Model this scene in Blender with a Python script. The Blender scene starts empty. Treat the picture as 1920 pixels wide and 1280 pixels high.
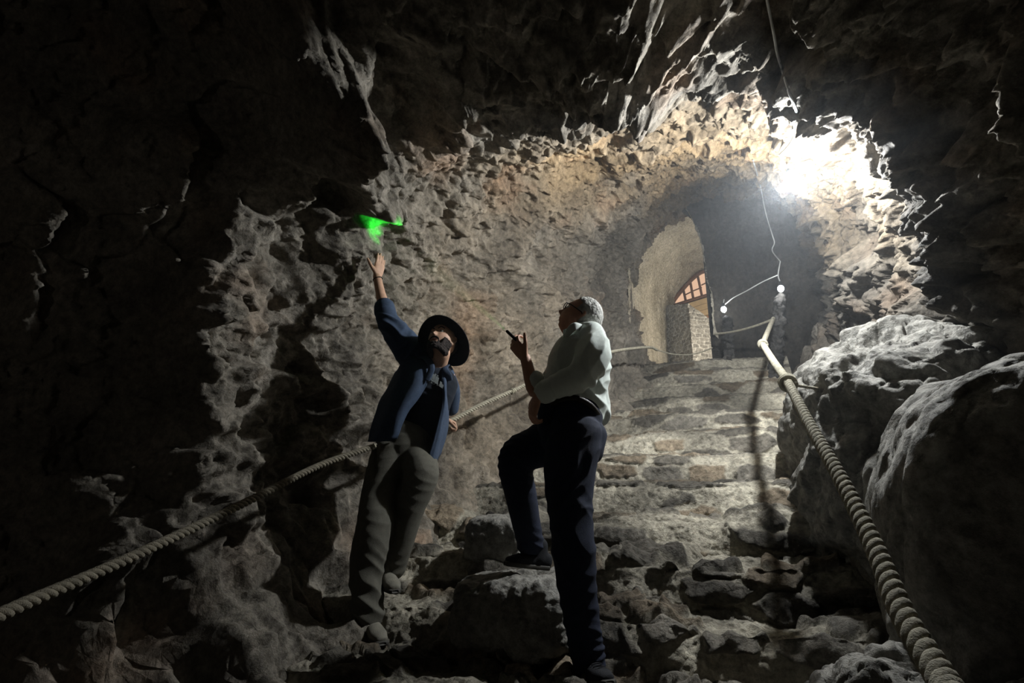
import bpy, bmesh, math, random
import numpy as np
from mathutils import Vector, Matrix
SC = bpy.context.scene
COL = SC.collection
# ---------------------------------------------------------------- camera, light, exposure
CAMZ, PITCH, FPX = 1.6, math.radians(15.0), 1067.0
cd = bpy.data.cameras.new('camera'); cam = bpy.data.objects.new('camera', cd); COL.objects.link(cam)
cd.sensor_width = 36.0; cd.lens = 36.0 * FPX / 1920.0; cd.clip_start = 0.02; cd.clip_end = 60
cam.location = (0, 0, CAMZ); cam.rotation_euler = (math.pi / 2 + PITCH, 0, 0)
SC.camera = cam
SC.view_settings.view_transform = 'Standard'; SC.view_settings.look = 'None'
SC.view_settings.exposure = 0.0; SC.view_settings.gamma = 1.0; SC.view_settings.use_curve_mapping = False
world = bpy.data.worlds.new('world'); SC.world = world; world.use_nodes = True
world.node_tree.nodes['Background'].inputs[0].default_value = (0.0, 0.0, 0.0, 1)
world.node_tree.nodes['Background'].inputs[1].default_value = 0.0
try:
    SC.cycles.max_bounces = 5; SC.cycles.diffuse_bounces = 2; SC.cycles.adaptive_threshold = .025; SC.cycles.volume_bounces = 0
    SC.cycles.sample_clamp_indirect = 4.0
except Exception: pass
MAIN_W, SECOND_W, THIRD_W, PASSAGE_W, FILL_W, LASER_W = 250.0, 3.5, 3.5, 45.0, 5.0, 700.0

cP, sP = math.cos(PITCH), math.sin(PITCH)
def ray(px, py):
    x = (px - 960) / FPX; y = (640 - py) / FPX
    return np.array([x, cP - y * sP, sP + y * cP])          # depth 1 along the view axis
ORG = np.array([0.0, 0.0, CAMZ])
UA = math.radians(19.0); US = np.array([math.sin(UA), math.cos(UA), 0.0]); UW = np.array([math.cos(UA), -math.sin(UA), 0.0])
def PY(px, py, Y): r = ray(px, py); return ORG + r * (Y / r[1])
def PZ(px, py, z): r = ray(px, py); return ORG + r * ((z - CAMZ) / r[2])
def PS(px, py, s): r = ray(px, py); return ORG + r * (s / float(r @ US))
def SW(s, w, z): return US * s + UW * w + np.array([0, 0, z])
def proj(p):
    q = np.asarray(p, float) - ORG
    d = q[1] * cP + q[2] * sP; u = -q[1] * sP + q[2] * cP
    return 960 + FPX * q[0] / d, 640 - FPX * u / d

# ---------------------------------------------------------------- noise
def _h(ix, iy, iz, k):
    n = (ix.astype(np.int64) * 73856093) ^ (iy.astype(np.int64) * 19349663) ^ (iz.astype(np.int64) * 83492791) ^ np.int64(k * 2654435761 % (1 << 31))
    n = n & 0xffffffff
    n = ((n ^ (n >> 16)) * 0x45d9f3b) & 0xffffffff
    n = ((n ^ (n >> 16)) * 0x45d9f3b) & 0xffffffff
    n = n ^ (n >> 16)
    return (n / 4294967295.0).astype(np.float32)
def vnoise(P, scale, seed=0):
    p = P / scale; b = np.floor(p); f = (p - b); b = b.astype(np.int64); f = f * f * (3 - 2 * f)
    out = np.zeros(len(P), np.float32)
    for i in (0, 1):
        for j in (0, 1):
            for k in (0, 1):
                w = (f[:, 0] if i else 1 - f[:, 0]) * (f[:, 1] if j else 1 - f[:, 1]) * (f[:, 2] if k else 1 - f[:, 2])
                out += (w * _h(b[:, 0] + i, b[:, 1] + j, b[:, 2] + k, seed)).astype(np.float32)
    return out * 2 - 1
def fbm(P, scale, seed=0, oct=3):
    o = 0; a = 1
    for k in range(oct): o = o + a * vnoise(P + k * 3.1, scale / 2 ** k, seed + k); a *= .5
    return o
def _chunks(fn, P, n=200000):
    return np.concatenate([fn(P[i:i + n]) for i in range(0, len(P), n)])
def facet(P, scale, seed, tilt=1.0, off=.6, sharp=14.0, aniso=(1, 1, 1), crack=0.0, tilt_dir=None):
    """broken rock: every cell is a plane of its own tilt and height"""
    an = np.array(aniso, np.float32)
    def go(Q):
        p = (Q / scale * an).astype(np.float32); b = np.floor(p).astype(np.int64)
        ds, vs = [], []
        for i in (-1, 0, 1):
            for j in (-1, 0, 1):
                for k in (-1, 0, 1):
                    cx, cy, cz = b[:, 0] + i, b[:, 1] + j, b[:, 2] + k
                    dx = p[:, 0] - cx - _h(cx, cy, cz, seed); dy = p[:, 1] - cy - _h(cx, cy, cz, seed + 1); dz = p[:, 2] - cz - _h(cx, cy, cz, seed + 2)
                    d = np.sqrt(dx * dx + dy * dy + dz * dz)
                    g1, g2, g3 = (_h(cx, cy, cz, seed + 3) - .5), (_h(cx, cy, cz, seed + 4) - .5), (_h(cx, cy, cz, seed + 5) - .5)
                    v = off * (_h(cx, cy, cz, seed + 6) * 2 - 1) + tilt * 2 * (g1 * dx + g2 * dy + g3 * dz)
                    ds.append(d); vs.append(v)
        D = np.stack(ds); V = np.stack(vs)
        m = D.min(0); W = np.exp(-sharp * (D - m)); o = (W * V).sum(0) / W.sum(0)
        if crack:
            D2 = np.partition(D, 1, axis=0)[1]
            o = o - crack * np.exp(-((D2 - m) / .06) ** 2)
        return o.astype(np.float32)
    return _chunks(go, P)
def cells2(U, seed, jit=.8):
    """2-D worley: returns F1, F2-F1 edge distance, cell random"""
    b = np.floor(U).astype(np.int64); ds, ids = [], []
    z = np.zeros(len(U), np.int64)
    for i in (-1, 0, 1):
        for j in (-1, 0, 1):
            cx, cy = b[:, 0] + i, b[:, 1] + j
            fx = .5 + jit * (_h(cx, cy, z, seed) - .5); fy = .5 + jit * (_h(cx, cy, z, seed + 1) - .5)
            dx = np.abs(U[:, 0] - cx - fx); dy = np.abs(U[:, 1] - cy - fy)
            ds.append((dx ** 3 + dy ** 3) ** (1 / 3)); ids.append(_h(cx, cy, z, seed + 2))
    D = np.stack(ds); I = np.stack(ids); o = np.argsort(D, axis=0)
    f1 = np.take_along_axis(D, o[:1], 0)[0]; f2 = np.take_along_axis(D, o[1:2], 0)[0]
    return f1, f2 - f1, np.take_along_axis(I, o[:1], 0)[0]
def sstep(a, b, x): t = np.clip((x - a) / (b - a), 0, 1); return t * t * (3 - 2 * t)

# ---------------------------------------------------------------- mesh and tag helpers
def mesh_obj(name, V, F, mat=None, parent=None, smooth=True, col=None):
    me = bpy.data.meshes.new(name)
    V = np.asarray(V, np.float32)
    if isinstance(F, np.ndarray):
        n, k = F.shape
        me.vertices.add(len(V)); me.vertices.foreach_set('co', V.ravel())
        me.loops.add(n * k); me.loops.foreach_set('vertex_index', F.ravel().astype(np.int32))
        me.polygons.add(n); me.polygons.foreach_set('loop_start', np.arange(0, n * k, k, dtype=np.int32))
        try: me.polygons.foreach_set('loop_total', np.full(n, k, np.int32))
        except Exception: pass
        me.update(calc_edges=True)
    else:
        me.from_pydata([tuple(map(float, v)) for v in V], [], F); me.update()
    if smooth: me.polygons.foreach_set('use_smooth', np.ones(len(me.polygons), bool))
    if col is not None:
        a = me.color_attributes.new('tone', 'FLOAT_COLOR', 'POINT')
        c = np.ones((len(V), 4), np.float32); c[:, :3] = col; a.data.foreach_set('color', c.ravel())
    o = bpy.data.objects.new(name, me); COL.objects.link(o)
    if mat: me.materials.append(mat)
    if parent: o.parent = parent; o.matrix_parent_inverse = parent.matrix_world.inverted()
    return o
def grid_faces(nu, nv, closed_v=False):
    i = np.arange(nu - 1)[:, None]; j = np.arange(nv if closed_v else nv - 1)[None, :]; j2 = (j + 1) % nv
    return np.stack([i * nv + j, (i + 1) * nv + j, (i + 1) * nv + j2, i * nv + j2], -1).reshape(-1, 4)
def tag(o, label=None, cat=None, group=None, kind=None):
    if label: o['label'] = label
    if cat: o['category'] = cat
    if group: o['group'] = group
    if kind: o['kind'] = kind
    return o
def thing(name, loc, label, cat, group=None):
    o = bpy.data.objects.new(name, None); COL.objects.link(o); o.location = tuple(loc); o.empty_display_size = .1
    o.matrix_world = Matrix.Translation(Vector(tuple(loc)))
    return tag(o, label, cat, group)
def submesh(name, V, F, mask, mat, col=None, kind='structure', parent=None):
    F = F[mask]; u, inv = np.unique(F, return_inverse=True)
    o = mesh_obj(name, V[u], inv.reshape(F.shape), mat, parent, True, None if col is None else col[u])
    if kind: o['kind'] = kind
    return o
def vnorm(V, F):
    a, b, c, d = V[F[:, 0]], V[F[:, 1]], V[F[:, 2]], V[F[:, 3]]
    n = np.cross(c - a, d - b); N = np.zeros_like(V)
    for k in range(4): 
        for q in range(3): N[:, q] += np.bincount(F[:, k], n[:, q], len(V))
    return N / (np.linalg.norm(N, axis=1, keepdims=True) + 1e-12)

# ---------------------------------------------------------------- materials
def new_mat(name):
    m = bpy.data.materials.new(name); m.use_nodes = True
    return m, m.node_tree.nodes, m.node_tree.links, m.node_tree.nodes['Principled BSDF']
def rock_mat(name, colors, attr=False, rough=.85, bump=.5, scale=1.0, spec=.25, aniso=None, big=1.6, facets=1.0):
    m, N, L, B = new_mat(name)
    B.inputs['Roughness'].default_value = rough; B.inputs['Specular IOR Level'].default_value = spec
    tc = N.new('ShaderNodeTexCoord'); mp = N.new('ShaderNodeMapping'); L.new(tc.outputs['Object'], mp.inputs[0])
    if aniso: mp.inputs['Scale'].default_value = aniso
    n1 = N.new('ShaderNodeTexNoise'); n1.inputs['Scale'].default_value = big * scale; n1.inputs['Detail'].default_value = 6; n1.inputs['Roughness'].default_value = .68
    L.new(mp.outputs[0], n1.inputs[0])
    cr = N.new('ShaderNodeValToRGB'); e = cr.color_ramp.elements
    e[0].position = .3; e[0].color = (*colors[0], 1); e[1].position = .72; e[1].color = (*colors[-1], 1)
    for k, c in enumerate(colors[1:-1]):
        x = e.new(.3 + .42 * (k + 1) / (len(colors) - 1)); x.color = (*c, 1)
    L.new(n1.outputs['Fac'], cr.inputs[0]); out = cr.outputs[0]
    n2 = N.new('ShaderNodeTexNoise'); n2.inputs['Scale'].default_value = 22 * scale; n2.inputs['Detail'].default_value = 6; n2.inputs['Roughness'].default_value = .75
    L.new(mp.outputs[0], n2.inputs[0])
    mr = N.new('ShaderNodeMapRange'); mr.inputs[1].default_value = .3; mr.inputs[2].default_value = .7; mr.inputs[3].default_value = .45; mr.inputs[4].default_value = 1.6
    L.new(n2.outputs['Fac'], mr.inputs[0])
    mx = N.new('ShaderNodeMix'); mx.data_type = 'RGBA'; mx.blend_type = 'MULTIPLY'; mx.inputs[0].default_value = 1
    L.new(out, mx.inputs[6]); L.new(mr.outputs[0], mx.inputs[7]); out = mx.outputs[2]
    if attr:
        at = N.new('ShaderNodeAttribute'); at.attribute_name = 'tone'
        m2 = N.new('ShaderNodeMix'); m2.data_type = 'RGBA'; m2.blend_type = 'MULTIPLY'; m2.inputs[0].default_value = 1
        L.new(out, m2.inputs[6]); L.new(at.outputs['Color'], m2.inputs[7]); out = m2.outputs[2]
    L.new(out, B.inputs['Base Color'])
    # chipped facets: every voronoi cell is a small tilted plane
    wn = N.new('ShaderNodeTexNoise'); wn.inputs['Scale'].default_value = 9 * scale; wn.inputs['Detail'].default_value = 3; L.new(mp.outputs[0], wn.inputs[0])
    wa = N.new('ShaderNodeVectorMath'); wa.operation = 'MULTIPLY_ADD'; L.new(wn.outputs['Color'], wa.inputs[0]); wa.inputs[1].default_value = (.07, .07, .07); L.new(mp.outputs[0], wa.inputs[2])
    acc = None
    for sc_, k_ in ((11, 1.0), (29, .4)):
        vo = N.new('ShaderNodeTexVoronoi'); vo.inputs['Scale'].default_value = sc_ * scale; L.new(wa.outputs[0], vo.inputs[0])
        sb = N.new('ShaderNodeVectorMath'); sb.operation = 'SUBTRACT'; L.new(wa.outputs[0], sb.inputs[0]); L.new(vo.outputs['Position'], sb.inputs[1])
        cc = N.new('ShaderNodeVectorMath'); cc.operation = 'SUBTRACT'; L.new(vo.outputs['Color'], cc.inputs[0]); cc.inputs[1].default_value = (.5, .5, .5)
        dt = N.new('ShaderNodeVectorMath'); dt.operation = 'DOT_PRODUCT'; L.new(sb.outputs[0], dt.inputs[0]); L.new(cc.outputs[0], dt.inputs[1])
        hs = N.new('ShaderNodeMath'); hs.operation = 'MULTIPLY_ADD'; L.new(dt.outputs['Value'], hs.inputs[0]); hs.inputs[1].default_value = 60.0 * facets
        sp_ = N.new('ShaderNodeSeparateColor'); L.new(vo.outputs['Color'], sp_.inputs[0])
        h2 = N.new('ShaderNodeMath'); h2.operation = 'MULTIPLY'; L.new(sp_.outputs[0], h2.inputs[0]); h2.inputs[1].default_value = k_ * 1.0; L.new(h2.outputs[0], hs.inputs[2])
        if acc is None: acc = hs
        else:
            ad = N.new('ShaderNodeMath'); ad.operation = 'ADD'; L.new(acc.outputs[0], ad.inputs[0]); L.new(hs.outputs[0], ad.inputs[1]); acc = ad
    n3 = N.new('ShaderNodeTexNoise'); n3.inputs['Scale'].default_value = 45 * scale; n3.inputs['Detail'].default_value = 5; n3.inputs['Roughness'].default_value = .75
    L.new(mp.outputs[0], n3.inputs[0])
    ad2 = N.new('ShaderNodeMath'); ad2.operation = 'MULTIPLY_ADD'; L.new(n3.outputs['Fac'], ad2.inputs[0]); ad2.inputs[1].default_value = 1.2; L.new(acc.outputs[0], ad2.inputs[2])
    bp = N.new('ShaderNodeBump'); bp.inputs['Strength'].default_value = bump; bp.inputs['Distance'].default_value = .012
    L.new(ad2.outputs[0], bp.inputs['Height']); L.new(bp.outputs[0], B.inputs['Normal'])
    return m
def plain_mat(name, color, rough=.7, bump=0, bscale=200, var=.0, metal=0, spec=.3, weave=None):
    m, N, L, B = new_mat(name)
    B.inputs['Base Color'].default_value = (*color, 1); B.inputs['Roughness'].default_value = rough; B.inputs['Metallic'].default_value = metal
    B.inputs['Specular IOR Level'].default_value = spec
    tc = N.new('ShaderNodeTexCoord')
    n = N.new('ShaderNodeTexNoise'); n.inputs['Scale'].default_value = bscale; n.inputs['Detail'].default_value = 5
    L.new(tc.outputs['Object'], n.inputs[0])
    if var:
        mr = N.new('ShaderNodeMapRange'); mr.inputs[1].default_value = .3; mr.inputs[2].default_value = .7; mr.inputs[3].default_value = 1 - var; mr.inputs[4].default_value = 1 + var
        n2 = N.new('ShaderNodeTexNoise'); n2.inputs['Scale'].default_value = bscale * .12; n2.inputs['Detail'].default_value = 6; L.new(tc.outputs['Object'], n2.inputs[0])
        L.new(n2.outputs['Fac'], mr.inputs[0])
        mx = N.new('ShaderNodeMix'); mx.data_type = 'RGBA'; mx.blend_type = 'MULTIPLY'; mx.inputs[0].default_value = 1; mx.inputs[6].default_value = (*color, 1)
        L.new(mr.outputs[0], mx.inputs[7]); L.new(mx.outputs[2], B.inputs['Base Color'])
    if bump:
        bp = N.new('ShaderNodeBump'); bp.inputs['Strength'].default_value = bump; bp.inputs['Distance'].default_value = .004
        L.new(n.outputs['Fac'], bp.inputs['Height']); L.new(bp.outputs[0], B.inputs['Normal'])
    return m
def glow_mat(name, color, strength):
    m = bpy.data.materials.new(name); m.use_nodes = True; N = m.node_tree.nodes; N.clear()
    e = N.new('ShaderNodeEmission'); e.inputs[0].default_value = (*color, 1); e.inputs[1].default_value = strength
    o = N.new('ShaderNodeOutputMaterial'); m.node_tree.links.new(e.outputs[0], o.inputs[0]); return m
M = {}
M['rock'] = rock_mat('grey_brown_rock', [(.10, .09, .075), (.20, .18, .145), (.34, .31, .26)], attr=True, bump=.7)
M['boulder'] = rock_mat('grey_boulder', [(.12, .115, .10), (.22, .21, .185), (.34, .33, .30)], bump=.8)
M['soot'] = rock_mat('sooty_rock', [(.03, .03, .028), (.07, .065, .06), (.16, .15, .13)], bump=.9)
M['stairs'] = rock_mat('masonry', [(.7, .7, .7), (1, 1, 1), (1.25, 1.25, 1.25)], attr=True, bump=.9, scale=1.3)
M['rope'] = plain_mat('rope_fibre', (.36, .33, .25), .95, 1.0, 260, .25)
M['shaded_rope'] = plain_mat('shaded_rope_fibre', (.17, .15, .11), .95, 1.0, 260, .25)  # darker copy of the rope colour, painting in shade on the left stretch
M['cable'] = plain_mat('white_cable', (.55, .55, .53), .5, .3, 60, .3)
M['skin'] = plain_mat('skin', (.50, .30, .20), .55, .25, 300, .12, spec=.4)
M['skin_fair'] = plain_mat('fair_skin', (.50, .27, .18), .55, .25, 300, .12, spec=.4)

# ---------------------------------------------------------------- cave shell (walls, ceiling, floor) swept along the stair axis
def stair_z(s): return np.interp(s, [-3, .9, 2.35, 3.04, 6.6, 11], [0, 0, .85, 1.27, 3.05, 3.10])
KS = [-2.8, .3, 1.2, 1.8, 2.3, 2.6, 2.95, 3.3, 3.8, 4.3, 5.3, 6.0, 6.6, 7.4]
KL = [6.4, 6.4, 5.6, 3.9, 2.6, 2.38, 2.3, 2.2, 2.0, 1.75, 1.22, 1.0, .82, .80]
KR = [2.4, 2.4, 2.3, 2.2, 2.0, 1.55, 1.26, 1.2, 1.18, 1.12, 1.15, 1.2, 1.3, 1.4]
KT = [6.2, 5.8, 4.80, 4.33, 4.00, 3.89, 3.82, 4.03, 4.22, 4.42, 4.78, 5.0, 5.2, 5.3]
KN = [2.4, 2.6, 2.8, 3.0, 3.0, 2.8, 2.6, 2.5, 2.4, 2.3, 2.2, 2.2, 2.2, 2.2]
def shell_base(s, th):
    L, R, T, n = (np.interp(s, KS, k) for k in (KL, KR, KT, KN))
    zf = stair_z(s) - .45; wc = (R - L) / 2; a = (L + R) / 2; zc = (T + zf) / 2; h = (T - zf) / 2
    c, q = np.cos(th), np.sin(th)
    r = (np.abs(c / a) ** n + np.abs(q / h) ** n) ** (-1 / n)
    return r, wc, zc
CARVE = []                    # (world point, radius, amount outward)  big hollows and bosses of the rock
def carve(px, py, s, rad, amt, flat=1.0): CARVE.append((PS(px, py, s), rad, amt, flat))
for x_, y_, s_ in ((500, -60, 1.9), (525, 20, 2.0), (540, 110, 2.1), (575, 200, 2.2), (590, 290, 2.3), (612, 370, 2.4)): carve(x_, y_, s_, .26, -.34)
for x_, y_ in ((300, 120), (400, 250), (250, 330), (380, 420)): carve(x_, y_, 1.6, .42, .22)
for x_, y_, s_ in ((445, 470, 1.95), (410, 560, 1.9), (370, 660, 1.85)): carve(x_, y_, s_, .13, -.16)
carve(690, 430, 2.85, .38, -.22)
for x_, y_ in ((765, 150), (850, 170)): carve(x_, y_, 2.35, .17, .22)
carve(600, 150, 2.3, .26, -.26)
carve(690, 120, 2.35, .16, -.14)
def build_shell():
    ss = np.concatenate([np.arange(-2.8, .6, .05), np.arange(.6, 7.35, .0105)])
    tt = np.concatenate([np.linspace(-.42, math.pi + .42, 830), np.linspace(math.pi + .45, 2 * math.pi - .45, 60)])
    S, T = np.meshgrid(ss, tt, indexing='ij'); sh = S.shape; S = S.ravel(); T = T.ravel()
    r, wc, zc = shell_base(S, T)
    D = UW[None] * np.cos(T)[:, None] + np.array([0, 0, 1.0])[None] * np.sin(T)[:, None]
    C = US[None] * S[:, None] + UW[None] * wc[:, None] + np.array([0, 0, 1.0])[None] * zc[:, None]
    P = C + D * r[:, None]
    warp = np.stack([fbm(P, .9, 11), fbm(P, .9, 12), fbm(P, .9, 13)], 1)
    Q = P + warp * .06
    tun = sstep(2.8, 3.5, S)                 # 0 = chamber, 1 = hewn tunnel
    d = .10 * fbm(P, 1.4, 5) * (1 - .5 * tun)
    d += (.18 * (1 - tun) + .09 * tun) * facet(Q, .62, 21, 1.2, .55, 32)
    left = sstep(math.pi * .55, math.pi * .8, T)
    d += (.085 * (1 - tun) + .07 * tun) * facet(Q, .27, 31, 1.2, .6, 26, aniso=(1, 1, 1.2))
    d += ((.038 + .022 * sstep(2.4, 1.9, T)) * (1 - tun) + .036 * tun) * facet(Q + warp * .02, .11, 41, 1.3, .7, 18, crack=.4)
    d += (.014 + .006 * tun) * facet(Q, .05, 51, 1.3, .8, 14)
    # water-worn knobs on the right wall round the lamp
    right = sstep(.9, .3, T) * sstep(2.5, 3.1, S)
    d += -right * .05 * np.abs(vnoise(P, .13, 71)) - right * .03 * np.abs(vnoise(P, .055, 72)) + right * .10 * np.abs(vnoise(P, .35, 73))
    # tool-marked striations down the tunnel's left wall
    st = left * sstep(4.9, 5.6, S)
    d += st * (.035 * np.abs(vnoise(P * np.array([1, 1, .12]), .10, 81)) + .012 * vnoise(P * np.array([1, 1, .2]), .03, 82))
    for p, rad, amt, flat in CARVE:
        q = (P - p); q[:, 2] /= flat
        d += amt * np.exp(-(np.sum(q * q, 1) / rad ** 2) ** 1.5)
    P = P + D * d[:, None]
    # colours of the rock: ochre in the tunnel and by the lamp, sooty at the far end, greyer in the chamber
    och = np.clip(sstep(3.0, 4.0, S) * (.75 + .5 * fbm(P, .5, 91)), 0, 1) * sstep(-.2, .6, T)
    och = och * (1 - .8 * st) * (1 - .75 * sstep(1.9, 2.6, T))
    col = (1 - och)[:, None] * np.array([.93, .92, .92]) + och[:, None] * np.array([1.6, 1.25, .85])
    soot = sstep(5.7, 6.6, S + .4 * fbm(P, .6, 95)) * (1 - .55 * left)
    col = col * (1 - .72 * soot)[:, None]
    red = np.clip(fbm(P, .45, 97) - .25, 0, 1)
    col = col * (1 + red[:, None] * np.array([.25, .0, -.15]))
    col = col * (1 - .68 * np.maximum(right, .8 * sstep(1.9, 1.2, T) * sstep(2.6, 3.1, S) * sstep(4.3, 3.9, S)))[:, None]  # rock round the lamp darkened in colour to tame its hot patch of light
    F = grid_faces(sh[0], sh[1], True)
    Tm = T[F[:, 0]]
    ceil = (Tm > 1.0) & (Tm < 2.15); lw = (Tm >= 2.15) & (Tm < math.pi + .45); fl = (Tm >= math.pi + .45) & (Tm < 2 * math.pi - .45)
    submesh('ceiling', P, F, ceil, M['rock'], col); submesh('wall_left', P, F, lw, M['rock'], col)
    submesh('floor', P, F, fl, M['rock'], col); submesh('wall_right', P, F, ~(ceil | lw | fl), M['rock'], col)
    return P
build_shell()
from mathutils.bvhtree import BVHTree
BVH = []
def bvh_add(o):
    m = o.matrix_world if o.matrix_world else Matrix()
    BVH.append(BVHTree.FromPolygons([(Matrix.Translation(o.location) @ v.co.to_4d()).to_3d() for v in o.data.vertices] if any(o.location) else [v.co for v in o.data.vertices], [tuple(p.vertices) for p in o.data.polygons]))
for n_ in ('ceiling', 'wall_left', 'wall_right'): bvh_add(bpy.data.objects[n_])
def hit(px, py, back=.03):
    """point on the rock seen in that direction, stood off by `back` metres"""
    r = ray(px, py); r = r / np.linalg.norm(r); best = 99
    for t in BVH:
        h = t.ray_cast(Vector(tuple(ORG)), Vector(tuple(r)))
        if h[0] is not None: best = min(best, h[3])
    return ORG + r * (best - back)

# ---------------------------------------------------------------- boulders
def boulder(name, c, rad, seed, label, amp=.12, sub=None, rot=0.0, mat='boulder', sq=2.6, n=260, cat='boulder', tilt=0.0, group=None, fine=1.0):
    """squarish irregular rock: superellipsoid with broken facets"""
    th, ph = np.meshgrid(np.linspace(-math.pi / 2, math.pi / 2, n // 2), np.linspace(0, 2 * math.pi, n, endpoint=False), indexing='ij'); sh = th.shape
    th = th.ravel(); ph = ph.ravel()
    D = np.stack([np.cos(th) * np.cos(ph), np.cos(th) * np.sin(ph), np.sin(th)], 1)
    r = (np.abs(D[:, 0]) ** sq + np.abs(D[:, 1]) ** sq + np.abs(D[:, 2]) ** sq) ** (-1 / sq)
    P = D * r[:, None] * np.array(rad)
    mr = float(np.mean(rad)); Q = P + seed * 7.7; Q = Q + mr * .2 * np.stack([fbm(Q, mr, seed), fbm(Q, mr, seed + 1), fbm(Q, mr, seed + 2)], 1)
    d = amp * 1.0 * facet(Q, mr * .9, seed, 1.0, .5, 9) + amp * .5 * facet(Q, mr * .4, seed + 9, 1.1, .6, 9) + amp * .25 * fine * facet(Q, mr * .16, seed + 19, 1.1, .6, 9, crack=.4) + amp * .1 * fine * facet(Q, mr * .07, seed + 29, 1.2, .7, 8)
    P = P + D * d[:, None]
    Rm = np.array(Matrix.Rotation(rot, 3, 'Z') @ Matrix.Rotation(tilt, 3, 'X')); P = P @ Rm.T
    o = mesh_obj(name, P, grid_faces(sh[0], sh[1], True), M[mat]); o.location = tuple(c)
    tag(o, label, cat, group); return o
# ---------------------------------------------------------------- stone stairs
STEPS = [(.55, .20), (1.15, .42), (1.78, .64), (2.35, .85), (2.72, 1.06), (3.04, 1.27)] + [(3.04 + .397 * k, 1.27 + .2 * k) for k in range(1, 10)]
def stair_wl(s): return -np.interp(s, KS, KL) + .02
def stair_wr(s): return np.interp(s, [0, 2.3, 3.2, 3.6, 5, 7.5], [.9, .75, .62, .5, .52, .75])
stairs = thing('stone_staircase', SW(2.3, -.8, 0), 'rough mortared rubble stone staircase climbing between rock walls up to the doorway', 'stairs')
def build_step(i):
    s0, z1 = STEPS[i]; z0 = STEPS[i - 1][1] if i else 0.0
    s1 = STEPS[i + 1][0] if i + 1 < len(STEPS) else 11.0
    res = .009 if i >= 2 else .02
    lr = (z1 - z0) + .06; lt = (s1 - s0) + .10
    a = np.arange(0, lr + lt + 1e-6, res); w = np.arange(-2.75, 1.05, res)
    A, Wd = np.meshgrid(a, w, indexing='ij'); sh = A.shape; A = A.ravel(); Wd = Wd.ravel()
    wob = .05 * vnoise(np.stack([Wd, A * 0 + i * 3.3, A * 0], 1), .7, 400) + .02 * vnoise(np.stack([Wd, A * 0 + i * 3.3, A * 0], 1), .2, 401)
    rise = A < lr
    bat = .15 if i >= 6 else .09
    S = np.where(rise, s0 - bat * .5 + bat * A / lr, s0 + bat * .5 + (A - lr)) + wob
    Z = np.where(rise, z0 - .06 + A * (z1 - z0 + .06) / lr, z1) + .018 * vnoise(np.stack([Wd, A * 0 + i * 9.1, A], 1), .35, 402)
    P = SW(0, 0, 0)[None] + US[None] * S[:, None] + UW[None] * Wd[:, None] + np.array([0, 0, 1.0])[None] * Z[:, None]
    e = np.exp(-((A - lr) / .035) ** 2)                                      # worn nosing
    nd = np.where(rise, 0, 1)
    sm = sstep(lr - .04, lr + .04, A)
    Nn = -US[None] * (1 - sm)[:, None] + np.array([0, 0, 1.0])[None] * sm[:, None]; Nn /= np.linalg.norm(Nn, axis=1, keepdims=True)
    rough = float(np.interp(i, [0, 5, 7, 14], [2.2, 1.9, .8, .55]))
    # rubble stones set in pale mortar
    wq = .25 * fbm(np.stack([Wd, A, A * 0 + i], 1), .35, 410)
    U = np.stack([(Wd + .05 * wq) / .33 + i * 17.3, (A + .05 * wq) / .125 + i * 5.7], 1)
    f1, ed, rnd = cells2(U, 420 + i, .95)
    stone = sstep(.11, .21, ed + .10 * fbm(P, .06, 430)) * (rnd > .3)
    d = stone * (.010 + .014 * rnd) * rough + .012 * rough * facet(P, .09, 440, 1.2, .6, 10) * (.5 + stone) + .005 * vnoise(P, .016, 441) * (1 - stone) * 1.6 + .006 * facet(P, .035, 445, 1.2, .6, 9)
    d -= .022 * e
    if i <= 6: d += .055 * facet(P, .3, 450, 1.1, .6, 12)
    P = P + Nn * d[:, None]
    k = rnd[:, None]
    sc = np.where(k > .8, np.array([.25, .20, .14]), np.where(k > .5, np.array([.15, .135, .11]), np.array([.22, .20, .165])))
    sc = sc * (.75 + .5 * ((rnd * 7.3) % 1))[:, None]
    mort = np.array([.46, .42, .33])[None] * (1 + .18 * fbm(P, .12, 460))[:, None]
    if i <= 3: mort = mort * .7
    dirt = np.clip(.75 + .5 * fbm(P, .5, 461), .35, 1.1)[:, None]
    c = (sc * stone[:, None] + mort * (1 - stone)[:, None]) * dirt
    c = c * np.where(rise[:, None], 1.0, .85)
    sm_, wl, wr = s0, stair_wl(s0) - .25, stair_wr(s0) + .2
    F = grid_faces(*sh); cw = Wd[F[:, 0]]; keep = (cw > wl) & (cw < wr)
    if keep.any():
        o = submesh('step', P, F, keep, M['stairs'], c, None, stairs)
for i in range(len(STEPS)): build_step(i)

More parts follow.
